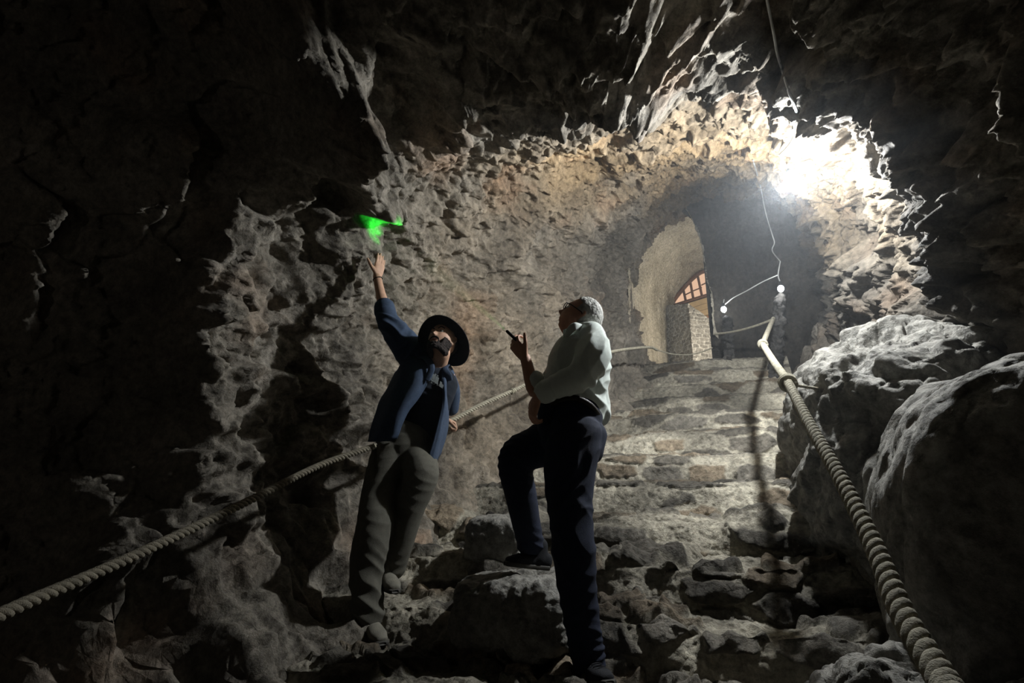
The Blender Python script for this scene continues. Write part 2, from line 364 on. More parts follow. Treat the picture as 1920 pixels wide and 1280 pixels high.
# ---------------------------------------------------------------- end wall with the doorway, passage behind it
DS = 6.95
def end_wall():
    wl, wr, z0, z1 = -1.3, 2.2, 2.6, 5.9
    w = np.arange(wl, wr, .011); z = np.arange(z0, z1, .011); W, Z = np.meshgrid(w, z, indexing='ij'); sh = W.shape; W = W.ravel(); Z = Z.ravel()
    a = PS(1186, 600, DS); b = PS(1338, 690, DS); top = PS(1256, 388, DS)
    wa = float(a @ UW); wb = float(b @ UW); wt = float(top @ UW); zt = float(top[2])
    wm = (wa + wb) / 2; hw = (wb - wa) / 2; spring = zt - hw * 1.25
    inside = (np.abs(W - wm - .0 * Z) < hw - .04 * (Z - 3.05) ** 2 * 0) & (Z < spring) | ((((W - wm) / hw) ** 2 + ((Z - spring) / (hw * 1.25)) ** 2) < 1) & (Z >= spring)
    P = US[None] * DS + UW[None] * W[:, None] + np.array([0, 0, 1.0])[None] * Z[:, None]
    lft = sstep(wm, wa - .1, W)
    d = .10 * fbm(P, .8, 500) + .06 * facet(P, .35, 501, 1, .6, 12, aniso=(1, 1, .5)) + .03 * facet(P, .13, 511, 1, .6, 10, aniso=(1, 1, .4)) + .012 * facet(P, .05, 521, 1, .6, 8, aniso=(1, 1, .4))
    d += .03 * np.abs(vnoise(P * np.array([1, 1, .15]), .08, 530)) * (1 + lft)
    P = P - US[None] * d[:, None]
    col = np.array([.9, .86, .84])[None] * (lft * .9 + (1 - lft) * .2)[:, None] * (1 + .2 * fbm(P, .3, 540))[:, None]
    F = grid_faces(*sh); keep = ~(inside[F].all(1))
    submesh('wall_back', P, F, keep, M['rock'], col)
    return wa, wb, wm, hw, spring
DWA, DWB, DWM, DHW, DSP = end_wall()
M['vault'] = rock_mat('beige_vault_stone', [(.26, .23, .17), (.40, .36, .28), (.52, .47, .38)], bump=.9, scale=1.6)
def passage():
    # barrel-vaulted corridor starting at the doorway, bending to the right
    n = 260; t = np.linspace(0, 1, n); th = np.concatenate([np.linspace(-.95, math.pi + .95, 340)])
    T, A = np.meshgrid(t, th, indexing='ij'); sh = T.shape; T = T.ravel(); A = A.ravel()
    s = DS - .1 + 3.6 * T; hw = DHW * 1.06 + .55 * sstep(0, .25, T) * .6; wc = DWM + .25 * sstep(0, .3, T) + .55 * T
    n_ = 2.2; h = (DSP + DHW * 1.25 - 3.0) * .55 + .02; zc = 3.0 + h * .9
    r = (np.abs(np.cos(A) / hw) ** n_ + np.abs(np.sin(A) / h) ** n_) ** (-1 / n_)
    r = np.where(np.sin(A) < 0, hw / np.maximum(np.abs(np.cos(A)), .3), r)
    P = US[None] * s[:, None] + UW[None] * (wc + r * np.cos(A))[:, None] + np.array([0, 0, 1.0])[None] * (zc + r * np.sin(A))[:, None]
    D = UW[None] * np.cos(A)[:, None] + np.array([0, 0, 1.0])[None] * np.sin(A)[:, None]
    # courses of small vault stones
    U = np.stack([s / .16, A / .09], 1); f1, ed, rnd = cells2(U, 600, .7)
    d = -.012 * sstep(.03, .15, ed) * (.4 + rnd) + .012 * fbm(P, .12, 601) + .04 * fbm(P, .7, 602)
    P = P + D * d[:, None]
    F = grid_faces(*sh)
    o = mesh_obj('passage_vault', P, F, M['vault']); o.name = 'wall_passage'; o['kind'] = 'structure'
passage()
M['brick'] = rock_mat('pale_rubble_masonry', [(.8, .8, .8), (1, 1, 1), (1.2, 1.2, 1.2)], attr=True, bump=.8, scale=1.5)
def masonry_box():
    # rubble wall turning a corner inside the passage
    P0 = PS(1254, 690, 9.3); PC = PS(1302, 700, 8.7); P1 = PS(1365, 690, 9.1)
    zt0, ztc, zt1 = PS(1256, 572, 9.3)[2], PS(1302, 568, 8.7)[2], PS(1342, 612, 8.9)[2]
    zb = 2.9
    nu, nv = 300, 240
    u, v = np.meshgrid(np.linspace(0, 2, nu), np.linspace(0, 1.25, nv), indexing='ij'); sh = u.shape; u = u.ravel(); v = v.ravel()
    k = np.clip(u, 0, 1)[:, None]; k2 = np.clip(u - 1, 0, 1)[:, None]
    B = P0 + (PC - P0) * k + (P1 - PC) * k2; zt = np.where(u < 1, zt0 + (ztc - zt0) * u, ztc + (zt1 - ztc) * (u - 1))
    P = B.copy(); P[:, 2] = zb + (zt - zb) * np.clip(v, 0, 1); P += US[None] * (np.clip(v - 1, 0, 1) * 1.4)[:, None]
    F = grid_faces(*sh); Nn = np.broadcast_to(-US + np.array([0, 0, .1]), P.shape)
    L = np.where(u < 1, u * np.linalg.norm(PC - P0), np.linalg.norm(PC - P0) + (u - 1) * np.linalg.norm(P1 - PC))
    row = P[:, 2] / .062; U = np.stack([(L + .03 * fbm(P, .2, 701)) / .15 + np.floor(row) * .5, row + .12 * fbm(P, .2, 702)], 1)
    f1, ed, rnd = cells2(U, 700, .6)
    st = sstep(.08, .2, ed)
    P = P + Nn * (.018 * st * (.3 + rnd) + .01 * fbm(P, .08, 703))[:, None]
    c = np.array([.30, .285, .25])[None] * st[:, None] * (.7 + .6 * rnd)[:, None] + np.array([.55, .53, .48])[None] * (1 - st)[:, None]
    o = mesh_obj('rubble_wall', P, F, M['brick'], col=c)
    o.name = 'wall_rubble'; o['kind'] = 'structure'
    return P0, PC, P1, zt0, ztc, zt1
masonry_box()

# ---------------------------------------------------------------- primitives for small things
def catmull(pts, n):
    p = [np.array(q, float) for q in pts]; p = [2 * p[0] - p[1]] + p + [2 * p[-1] - p[-2]]; out = []
    for i in range(1, len(p) - 2):
        for k in range(n):
            t = k / n; a, b, c, d = p[i - 1], p[i], p[i + 1], p[i + 2]
            out.append(.5 * ((2 * b) + (c - a) * t + (2 * a - 5 * b + 4 * c - d) * t * t + (3 * b - a - 3 * c + d) * t ** 3))
    out.append(p[-2]); return np.array(out)
def frames(P, ref):
    T = np.gradient(P, axis=0); T /= np.linalg.norm(T, axis=1, keepdims=True) + 1e-12
    ref = np.broadcast_to(np.array(ref, float), P.shape)
    A = ref - (ref * T).sum(1, keepdims=True) * T; A /= np.linalg.norm(A, axis=1, keepdims=True) + 1e-9
    return T, A, np.cross(T, A)
def loft(P, ra, rb=None, ref=(0, 1, .01), n=24, caps=True, sq=2.0, a0=0, a1=2 * math.pi):
    """tube through points; ra along ref, rb across it; rounded ends"""
    P = np.asarray(P, float); N0 = len(P); ra = np.broadcast_to(ra, N0).astype(float); rb = ra if rb is None else np.broadcast_to(rb, N0).astype(float)
    T, A, B = frames(P, ref)
    full = abs(a1 - a0 - 2 * math.pi) < 1e-6
    ang = np.linspace(a0, a1, n, endpoint=not full)
    c, q = np.cos(ang), np.sin(ang); k = (np.abs(c) ** sq + np.abs(q) ** sq) ** (-1 / sq); c, q = c * k, q * k
    rings = []
    if caps:
        for f in (.15, .5, .8):
            g = math.sqrt(1 - (1 - f) ** 2); m = min(ra[0], rb[0])
            rings.append((P[0] - T[0] * m * (1 - f), ra[0] * g, rb[0] * g, A[0], B[0]))
    for i in range(N0): rings.append((P[i], ra[i], rb[i], A[i], B[i]))
    if caps:
        for f in (.8, .5, .15):
            g = math.sqrt(1 - (1 - f) ** 2); m = min(ra[-1], rb[-1])
            rings.append((P[-1] + T[-1] * m * (1 - f), ra[-1] * g, rb[-1] * g, A[-1], B[-1]))
    V = np.concatenate([p + a * x[:, None] * Aa + b * y[:, None] * Bb for (p, a, b, Aa, Bb) in rings for x, y in [(c, q)]])
    F = [tuple(int(x) for x in f) for f in grid_faces(len(rings), n, full)]
    if caps and full:
        F.append(tuple(range(n - 1, -1, -1))); F.append(tuple(range((len(rings) - 1) * n, len(rings) * n)))
    return V, F
def join(parts):
    V, F, o = [], [], 0
    for v, f in parts:
        V.append(v); F += [tuple(i + o for i in q) for q in f]; o += len(v)
    return np.concatenate(V), F
def tube(name, pts, r, mat, parent=None, n=10, sub=6, caps=True):
    P = catmull(pts, sub) if len(pts) > 2 else np.linspace(np.array(pts[0], float), np.array(pts[1], float), 8)
    rr = np.interp(np.linspace(0, 1, len(P)), np.linspace(0, 1, len(r)), r) if isinstance(r, (list, tuple)) else r
    d = P[-1] - P[0]; ref = (0, 0, 1) if abs(d[2]) < .9 * np.linalg.norm(d) else (1, 0, 0)
    V, F = loft(P, rr, ref=ref, n=n, caps=caps); return mesh_obj(name, V, F, mat, parent)
def box(c, sx, sy, sz, X=(1, 0, 0), Y=(0, 1, 0), Z=(0, 0, 1)):
    c = np.array(c, float); X, Y, Z = (np.array(q, float) for q in (X, Y, Z)); V = []
    for i in (-1, 1):
        for j in (-1, 1):
            for k in (-1, 1): V.append(c + X * sx / 2 * i + Y * sy / 2 * j + Z * sz / 2 * k)
    return np.array(V), [(0, 1, 3, 2), (4, 6, 7, 5), (0, 4, 5, 1), (2, 3, 7, 6), (0, 2, 6, 4), (1, 5, 7, 3)]
def ball(c, rx, ry=None, rz=None, n=20):
    ry = ry or rx; rz = rz or rx; V = [(c[0], c[1], c[2] - rz)]; F = []
    for i in range(1, n // 2):
        a = math.pi * i / (n // 2) - math.pi / 2
        for j in range(n):
            b = 2 * math.pi * j / n; V.append((c[0] + rx * math.cos(a) * math.cos(b), c[1] + ry * math.cos(a) * math.sin(b), c[2] + rz * math.sin(a)))
    V.append((c[0], c[1], c[2] + rz)); R = n // 2 - 1
    for j in range(n):
        F.append((0, 1 + (j + 1) % n, 1 + j))
        for i in range(R - 1): F.append((1 + i * n + j, 1 + i * n + (j + 1) % n, 1 + (i + 1) * n + (j + 1) % n, 1 + (i + 1) * n + j))
        F.append((1 + (R - 1) * n + j, 1 + (R - 1) * n + (j + 1) % n, len(V) - 1))
    return np.array(V, float), F
def rope_parts(pts, R, strands=3, pitch=2.9, sub=None):
    P = catmull(pts, 40); seg = np.linalg.norm(np.diff(P, axis=0), axis=1); L = np.concatenate([[0], np.cumsum(seg)])
    step = R * .22; m = int(L[-1] / step); q = np.linspace(0, L[-1], m); P = np.stack([np.interp(q, L, P[:, k]) for k in range(3)], 1)
    T, A, B = frames(P, (0.05, 0.1, 1)); parts = []
    for k in range(strands):
        a = 2 * math.pi * q / (pitch * R) + 2 * math.pi * k / strands
        Q = P + (A * np.cos(a)[:, None] + B * np.sin(a)[:, None]) * R * .5
        parts.append(loft(Q, R * .52, ref=(0.1, .2, 1), n=9))
    return join(parts)

# ---------------------------------------------------------------- rocks on the right
boulder('boulder', SW(2.62, 1.52, .85), (.95, .48, 1.22), 5, 'huge unlit black boulder with thin pale rim at the right edge', .08, rot=-.30, sq=4.0, n=420)
boulder('rock_ledge', SW(3.75, 1.05, 1.75), (.62, .95, .72), 8, 'pale craggy rock ledge lit from above, beside the staircase', .14, rot=-.33, sq=3.0, n=480, cat='rock')
boulder('rock', SW(3.5, .78, 1.45), (.25, .27, .24), 15, 'rounded grey rock beside the steps below the lit ledge', .05, sq=2.4, n=200, cat='rock')
boulder('rock', SW(2.35, .72, .40), (.75, .62, .62), 23, 'broad sloping bedrock mass under the near rope at lower right', .14, rot=.2, sq=2.7, n=460, cat='rock')
boulder('rock', SW(1.75, .30, .28), (.50, .42, .40), 31, 'dark jagged rock at the bottom edge right of the old man\'s standing leg', .10, rot=.6, sq=2.5, n=300, cat='rock')
boulder('step_stone', SW(2.86, -.93, 1.05), (.31, .25, .175), 47, 'flat lit stone block under the raised foot of the person in the pale shirt', .035, rot=-.4, sq=4.5, n=220, cat='rock', mat='boulder')
_p = PY(932, 1018, 3.42)
boulder('rock', _p, (.17, .13, .15), 53, 'squared mortared stone left of the raised foot against the wall base', .022, rot=-.3, sq=4.0, n=160, cat='rock')
# ---------------------------------------------------------------- lamps
def hanging_lamp(p, cable_pts, watt, label, r=.04):
    p = np.array(p, float)
    root = thing('hanging_lamp', p + [0, 0, .1], label, 'lamp', None)
    b = mesh_obj('bulb', *ball(p, r, r, r * 1.15, 24), glow_mat('bulb_glow', (.93, .97, 1.0), watt / (4 * math.pi * math.pi * r * r)), root)
    V, F = loft(np.array([p + [0, 0, r * .95], p + [0, 0, r * 1.5], p + [0, 0, r * 2.2]]), np.array([.016, .019, .015]), ref=(1, 0, 0), n=16)
    mesh_obj('socket', V, F, plain_mat('black_plastic', (.02, .02, .02), .4), root)
    tube('cord', cable_pts, .006, M['cable'], root)
    return root
LAMP = PS(1482, 345, 3.55)
hanging_lamp(LAMP, [LAMP + [0, 0, .08], PS(1472, 308, 3.55), PS(1462, 290, 3.53)], MAIN_W, 'brightest bare bulb hanging by the right tunnel wall', .042)
L2 = PS(1464, 541, 6.1)
hanging_lamp(L2, [L2 + [0, 0, .08], PS(1459, 515, 6.12), PS(1463, 490, 6.15)], SECOND_W, 'small lit bulb hanging above the rough post at the top of the right rope', .03)
L3 = PS(1357, 580, 6.7)
hanging_lamp(L3, [L3 + [0, 0, .06], L3 + [.015, 0, .12]], THIRD_W, 'small lit bulb just right of the doorway, lowest of the three', .03)
c1 = tube('power_cable', [hit(x, y, .06) for x, y in ((1430, -40), (1438, 0), (1446, 40), (1452, 70), (1457, 100), (1466, 130), (1474, 155), (1482, 180), (1492, 205))] + [PS(1496, 228, 3.48), PS(1484, 265, 3.55), PS(1462, 291, 3.53)], .007, M['cable'], n=12)
tag(c1, 'thick white cable running down the ceiling from the top edge to the brightest bulb', 'cable')
c2 = tube('power_cable', [hit(1412, 300), hit(1426, 350), PS(1436, 400, 6.55), PS(1448, 440, 6.5), PS(1452, 455, 6.5), PS(1448, 470, 6.5), PS(1463, 490, 6.15)], .006, M['cable'])
tag(c2, 'thin pale cable hanging down the dark wall to the bulb above the post', 'cable')
c3 = tube('power_cable', [PS(1459, 515, 6.15), PS(1430, 528, 6.25), PS(1400, 545, 6.4), PS(1375, 558, 6.6), PS(1360, 570, 6.7)], .006, M['cable'])
tag(c3, 'thin dark cable sagging between the two small bulbs', 'cable')
# lamp beyond the bend of the passage
pl = bpy.data.lights.new('passage_light', 'POINT'); pl.energy = PASSAGE_W; pl.color = (1, .93, .82); pl.shadow_soft_size = .08
po = bpy.data.objects.new('passage_light', pl); COL.objects.link(po); po.location = tuple(SW(8.0, .42, 3.75))
rl = bpy.data.lights.new('fill_light', 'POINT'); rl.energy = FILL_W; rl.color = (1, .93, .83); rl.shadow_soft_size = .1  # unseen fill light added to lift the dim left chamber
ro = bpy.data.objects.new('fill_light', rl); COL.objects.link(ro); ro.location = (-3.2, -.2, 2.6)

# ---------------------------------------------------------------- wooden fanlight over the rubble wall
M['timber'] = plain_mat('brown_timber', (.17, .075, .035), .6, .5, 60, .3)
M['plank'] = plain_mat('pale_timber', (.62, .45, .25), .6, .5, 50, .2)
M['pane'] = glow_mat('lit_glass', (1.0, .62, .40), .75)
def fanlight():
    S0 = 9.55
    root = thing('fanlight', PS(1300, 590, S0), 'arched timber window with lit orange panes above the rubble wall in the doorway', 'window')
    arc = [(1258, 572), (1268, 557), (1282, 540), (1298, 523), (1314, 511), (1330, 508), (1350, 512), (1372, 526)]
    tube('frame', [PS(x, y, S0) for x, y in arc], .035, M['timber'], root, n=8)
    V, F = [], []
    tp = catmull([PS(x, y, S0 + .05) for x, y in arc], 5); bt = [PS(1258 + (1372 - 1258) * k / (len(tp) - 1), 574 - 36 * k / (len(tp) - 1), S0 + .05) for k in range(len(tp))]
    V = np.concatenate([tp, np.array(bt)]); m = len(tp); F = [(i, i + 1, m + i + 1, m + i) for i in range(m - 1)]
    p = mesh_obj('pane', V, F, M['pane'], root, smooth=False); md = p.modifiers.new('t', 'SOLIDIFY'); md.thickness = .01
    for x0, y0, x1, y1 in ((1281, 541, 1286, 565), (1294, 527, 1300, 560), (1308, 516, 1316, 554), (1323, 509, 1329, 549), (1342, 510, 1347, 544)):
        tube('mullion', [PS(x0, y0, S0), PS(x1, y1, S0)], .022, M['timber'], root, n=6)
    for x0, x1, yy in ((1300, 1315, 545), (1316, 1328, 534), (1330, 1345, 530), (1286, 1298, 552)):
        tube('glazing_bar', [PS(x0, yy, S0), PS(x1, yy - 6, S0)], .012, M['timber'], root, n=6)
    tube('rail', [PS(1256, 575, S0 - .02), PS(1376, 538, S0 - .02)], .032, M['timber'], root, n=6)
    a, b = PS(1262, 583, S0 - .05), PS(1380, 547, S0 - .05); d = (b - a); L = np.linalg.norm(d); d /= L
    up = np.cross(US, d); up = up if up[2] > 0 else -up
    for k, off in enumerate((0.0, -.10, -.20)):
        V, F = box((a + b) / 2 + up * off, L, .06 + .03 * k, .09, d, US, up); o = mesh_obj('beam', V, F, M['plank'], root, smooth=False)
    V, F = box(PS(1345, 590, S0 + .05), .9, .03, .5, d, US, up); mesh_obj('door_panel', V, F, plain_mat('orange_wood', (.62, .26, .12), .6, .3, 40, .3), root, smooth=False)
fanlight()
V, F = box(PS(1310, 640, 10.4), 3.6, .1, 3.2, UW, US); o = mesh_obj('wall_far', V, F, M['vault'], smooth=False); o['kind'] = 'structure'

# ---------------------------------------------------------------- ropes
def rope(pts, R, label, pitch=4.6, mat='rope'):
    V, F = rope_parts(pts, R, 3, pitch); o = mesh_obj('rope', V, F, M[mat]); return tag(o, label, 'rope')
def knot(p, axis, R, parent=None):
    axis = np.array(axis, float); axis /= np.linalg.norm(axis); a = np.cross(axis, [0, 0, 1]); a /= np.linalg.norm(a); b = np.cross(axis, a)
    t = np.linspace(0, 2 * math.pi * 2.5, 90); Q = p + (a[None] * np.cos(t)[:, None] + b[None] * np.sin(t)[:, None]) * R * 1.35 + axis[None] * ((t / t[-1] - .5) * R * 3.2)[:, None]
    V, F = loft(Q, R * .55, ref=axis, n=9); return mesh_obj('knot', V, F, M['rope'], parent)
def sag(a, b, d, n=5): return [a + (b - a) * t + np.array([0, 0, -d * 4 * t * (1 - t)]) for t in np.linspace(0, 1, n)]
RR = [PY(1800, 1330, .78), PY(1762, 1265, .92), PY(1692, 1150, 1.12), PY(1637, 1020, 1.38), PY(1572, 890, 1.75), PY(1515, 790, 2.25), PY(1476, 715, 2.85), PY(1452, 680, 3.4), PY(1430, 645, 4.1)]
ROPE_R = rope(RR, .0225, 'thick twisted handrail rope running up the right side of the stairs to the tied loop', 5.2)
knot(PY(1477, 717, 2.85), RR[6] - RR[5], .024, ROPE_R); knot(RR[-1], RR[-1] - RR[-2], .02, ROPE_R)
rope([PY(1430, 645, 4.1), PY(1440, 620, 4.7), PY(1450, 597, 5.5)], .02, 'short pale rope rising from the upper knot to the rough post')
rope(sag(PS(1450, 598, 5.9), PS(1338, 626, 6.6), .03), .012, 'thin rope strung from the rough post to the right side of the doorway')
rope([PY(1480, 720, 2.86), PY(1530, 728, 2.9), PY(1588, 733, 3.0)], .008, 'thin cord tying the near knot back to the right rocks')
RL = [PY(-60, 1180, 1.30), PY(60, 1125, 1.47), PY(200, 1065, 1.70), PY(340, 1000, 2.0), PY(480, 932, 2.4), PY(600, 872, 2.85), PY(690, 840, 3.2)]
ROPE_L = rope(RL, .0165, 'long twisted handrail rope climbing the dark left wall to behind the man in the hat', mat='shaded_rope')
knot(PY(637, 857, 3.55), RL[-1] - RL[-2], .014, ROPE_L)
RM = [PY(690, 840, 3.2), PY(760, 820, 3.45), PY(842, 790, 3.72), PY(900, 760, 3.95), PY(965, 731, 4.2)]
ROPE_M = rope(RM, .0165, 'pale handrail rope on the rock wall between the two men')
knot(PY(961, 733, 4.18), RM[-1] - RM[-2], .012, ROPE_M)
rope([PY(965, 731, 4.2), PY(1050, 690, 4.6), PY(1145, 660, 5.1), PY(1215, 651, 5.7), PY(1232, 656, 5.9)], .015, 'thin handrail rope on the tunnel wall behind the old man\'s back')
rope(sag(PS(1232, 656, 6.4), PS(1335, 652, 6.8), .07), .008, 'slack thin cord across the foot of the doorway')

# ---------------------------------------------------------------- rough posts below the small lamps
def post(a, b, r, label, seed):
    n = 120; t = np.linspace(0, 1, n)[:, None]; P = np.array(a)[None] * (1 - t) + np.array(b)[None] * t
    V, F = loft(P, r * (1.25 - .35 * t[:, 0]), ref=(1, 0, 0), n=48); c = V.mean(0)
    D = V - P[np.clip((np.arange(len(V)) // 48) - 3, 0, n - 1)]; D /= np.linalg.norm(D, axis=1, keepdims=True) + 1e-6
    V = V + D * (r * .7 * facet(V, r * 1.3, seed, 1.1, .6, 9) + r * .3 * facet(V, r * .5, seed + 5, 1.1, .6, 9))[:, None]
    o = mesh_obj('stone_post', V, F, M['soot']); tag(o, label, 'post')
post(PS(1456, 705, 6.25), PS(1460, 560, 6.25), .055, 'rough knobbly post under the small bulb at the top of the right rope', 900)
post(PS(1368, 690, 6.75), PS(1362, 600, 6.75), .05, 'rough low post under the lowest bulb beside the doorway', 950)
# ---------------------------------------------------------------- people
def remesh(name, parts, voxel, mat, parent=None, smooth=2, post=None, kids=None):
    """unite closed tubes into one continuous surface"""
    V, F = join(parts); me = bpy.data.meshes.new('tmp'); me.from_pydata([tuple(map(float, v)) for v in V], [], F); me.update()
    bm = bmesh.new(); bm.from_mesh(me); bmesh.ops.recalc_face_normals(bm, faces=bm.faces); bm.to_mesh(me); bm.free()
    t = bpy.data.objects.new('tmp', me); COL.objects.link(t)
    r = t.modifiers.new('r', 'REMESH'); r.mode = 'VOXEL'; r.voxel_size = voxel; r.use_smooth_shade = True
    if smooth: q = t.modifiers.new('s', 'SMOOTH'); q.factor = .5; q.iterations = smooth
    dg = bpy.context.evaluated_depsgraph_get(); ne = bpy.data.meshes.new_from_object(t.evaluated_get(dg))
    bpy.data.objects.remove(t); bpy.data.meshes.remove(me); ne.name = name; ne.materials.clear(); ne.materials.append(mat)
    if post is not None:
        n = len(ne.vertices); co = np.empty(n * 3, np.float32); ne.vertices.foreach_get('co', co); co = co.reshape(-1, 3).astype(float)
        no = np.empty(n * 3, np.float32); ne.vertex_normals.foreach_get('vector', no); no = no.reshape(-1, 3)
        ne.vertices.foreach_set('co', post(co, no).astype(np.float32).ravel()); ne.update()
    ne.polygons.foreach_set('use_smooth', np.ones(len(ne.polygons), bool))
    o = bpy.data.objects.new(name, ne); COL.objects.link(o)
    if parent: o.parent = parent; o.matrix_parent_inverse = parent.matrix_world.inverted()
    return o
def nrm(v): v = np.array(v, float); return v / np.linalg.norm(v)
def folds(seed, amp=.006, sc=.09, spots=(), axis=None):
    """cloth wrinkles: soft creases everywhere, sharper rings of creases at the given joints"""
    def f(co, no):
        q = co + .03 * np.stack([vnoise(co, .09, seed), vnoise(co, .09, seed + 1), vnoise(co, .09, seed + 2)], 1)
        d = amp * .8 * fbm(q, sc * 1.6, seed + 3, 2)
        for p, ax, rad, a, wl in spots:
            ax = nrm(ax); r = co - np.array(p); h = r @ ax
            w = np.exp(-(np.sum(r * r, 1) / rad ** 2))
            ph = h / wl + 1.3 * fbm(co, .26, seed + 9, 2)
            d = d + w * a * (1 - np.abs(np.sin(ph * math.pi))) ** 1.0 - w * a * .4
        return co + no * d[:, None]
    return f
def head_mesh(c, fwd, up, k=1.0, nose=1.0):
    fwd = nrm(fwd); up = nrm(np.array(up) - fwd * float(np.dot(up, fwd))); rt = np.cross(fwd, up)
    nu, nv = 110, 150
    th, ph = np.meshgrid(np.linspace(-math.pi / 2 + .001, math.pi / 2 - .001, nu), np.linspace(0, 2 * math.pi, nv, endpoint=False), indexing='ij'); th = th.ravel(); ph = ph.ravel()
    x, y, z = np.cos(th) * np.sin(ph), np.cos(th) * np.cos(ph), np.sin(th)
    X, Y, Z = x * .075, y * .097, z * .118
    low = sstep(0, .118, -Z)
    X = X * (1 - .33 * low); back = Y < 0
    Y = np.where(back, Y * (1 - .40 * sstep(.01, .09, -Z)), Y)
    Y = np.where(Y > .085, .085 + (Y - .085) * .45, Y)
    front = sstep(.03, .07, Y)
    g = lambda cx, cz, sx, sz: np.exp(-((X - cx) / sx) ** 2 - ((Z - cz) / sz) ** 2) * front
    Y = Y + .020 * nose * g(0, -.030, .011, .012) + .012 * nose * g(0, -.012, .009, .018) + .004 * g(0, -.036, .017, .010)
    Y = Y + .006 * (g(-.028, .028, .024, .008) + g(.028, .028, .024, .008)) - .011 * (g(-.031, .006, .016, .011) + g(.031, .006, .016, .011))
    Y = Y + .006 * g(0, -.058, .020, .005) + .006 * g(0, -.069, .017, .005) - .004 * g(0, -.0635, .022, .0025) + .009 * g(0, -.094, .020, .013) - .003 * g(0, -.08, .02, .005)
    X = X + np.sign(X) * .004 * np.exp(-((Y - .05) / .03) ** 2 - ((Z + .03) / .02) ** 2)
    V = np.array(c) + k * (X[:, None] * rt + Y[:, None] * fwd + Z[:, None] * up)
    F = [tuple(int(i) for i in f) for f in grid_faces(nu, nv, True)] + [tuple(range(nv - 1, -1, -1)), tuple(range((nu - 1) * nv, nu * nv))]
    parts = [(V, F)]
    for sgn in (-1, 1):
        e = lambda a, b, d: np.array(c) + k * (rt * a * sgn + fwd * b + up * d)
        parts.append(loft(catmull([e(.070, -.004, -.036), e(.077, -.008, -.020), e(.082, -.018, .004), e(.082, -.014, .020), e(.074, -.002, .022)], 5), .0075, .006, ref=fwd, n=10))
        parts.append(loft(catmull([e(.070, .004, -.030), e(.073, -.006, -.006), e(.072, -.004, .016)], 4), .010, .005, ref=fwd, n=10))
    at = lambda a, b, d: np.array(c) + k * (rt * a + fwd * b + up * d)
    return parts, at, (rt, fwd, up)
def hand(w, d, n, thumbside, curl, spread=.10, thumb=(.7, .3), k=1.0, side=1):
    """wrist w, finger direction d, palm faces n, thumb towards thumbside"""
    d = nrm(d); n = nrm(np.array(n) - d * np.dot(n, d)); l = nrm(np.array(thumbside) - d * np.dot(thumbside, d) - n * np.dot(thumbside, n)); w = np.array(w, float); parts = []
    pc = [w - d * .01, w + d * .03 * k, w + d * .06 * k, w + d * .088 * k]
    parts.append(loft(catmull(pc, 4), np.interp(np.linspace(0, 1, 13), [0, .4, 1], [.024, .036, .040]) * k, np.interp(np.linspace(0, 1, 13), [0, .4, 1], [.018, .016, .012]) * k, ref=l, n=18, sq=2.6))
    for i, (off, L, r) in enumerate(((.028, .074, .0088), (.0095, .082, .009), (-.0095, .076, .0086), (-.027, .060, .0075))):
        cu = curl[i] if isinstance(curl, (list, tuple)) else curl
        dd = nrm(d + l * (spread * (1.5 - i)) * .9); p = w + d * (.078 - .004 * abs(i - 1)) * k + l * off * k; pts = [p - dd * .012 * k]; a = 0
        pts.append(p + dd * .010)
        for q, fr in enumerate((.45, .30, .25)):
            a += cu * (.55, 1.0, .8)[q]
            v = dd * math.cos(a) + n * math.sin(a); pts.append(pts[-1] + v * L * fr * k)
        P = catmull(pts, 4); parts.append(loft(P, np.interp(np.linspace(0, 1, len(P)), [0, .3, .55, .6, .8, 1], [r * 1.1, r * 1.02, r * .98, r * 1.0, r * .88, r * .72]) * k, ref=n, n=12))
    tb = w + d * .028 * k + l * .026 * k; t1 = nrm(d * thumb[1] + l * thumb[0] + n * .25); t2 = nrm(t1 + d * .35 + n * .15)
    P = catmull([tb - t1 * .018 * k, tb + t1 * .018 * k, tb + t1 * .042 * k, tb + t1 * .042 * k + t2 * .030 * k, tb + t1 * .042 * k + t2 * .052 * k], 4)
    parts.append(loft(P, np.interp(np.linspace(0, 1, len(P)), [0, .4, .7, 1], [.014, .0115, .0105, .0078]) * k, ref=n, n=12))
    return parts
def limb(pts, r, rb=None, ref=(0, 1, .05), sub=6, n=28, sq=2.0):
    P = catmull(pts, sub); x = np.linspace(0, 1, len(P)); xk = np.linspace(0, 1, len(r))
    return loft(P, np.interp(x, xk, r), None if rb is None else np.interp(x, xk, rb), ref=ref, n=n, sq=sq)
def shoe(heel, toe, up, wdt=.046, h=.075, k=1.0):
    heel = np.array(heel, float); toe = np.array(toe, float); up = nrm(up); f = toe - heel; L = np.linalg.norm(f); f /= L; up = nrm(up - f * (up @ f)); s = np.cross(f, up)
    pts = [heel + f * L * t + up * z for t, z in ((0.04, .042), (.25, .045), (.5, .038), (.75, .030), (.95, .024))]
    P = catmull(pts, 6); x = np.linspace(0, 1, len(P))
    upper = loft(P, np.interp(x, [0, .25, .5, .75, 1], [.036, .037, .042, .046, .032]) * wdt / .046, np.interp(x, [0, .25, .5, .75, 1], [.040, .042, .036, .029, .020]), ref=s, n=24, sq=2.4)
    coll = loft(np.array([heel + f * .055 + up * .05, heel + f * .05 + up * .085, heel + f * .05 + up * .11]), np.array([.044, .041, .040]), np.array([.05, .046, .043]), ref=s, n=20)
    sole_p = catmull([heel + f * L * t + up * .010 for t in (0, .25, .5, .75, 1.0)], 6)
    sole = loft(sole_p, np.interp(np.linspace(0, 1, len(sole_p)), [0, .25, .5, .75, 1], [.036, .037, .040, .047, .034]) * wdt / .046, .0125, ref=s, n=20, sq=5)
    return [upper, coll], [sole]
CL = {}
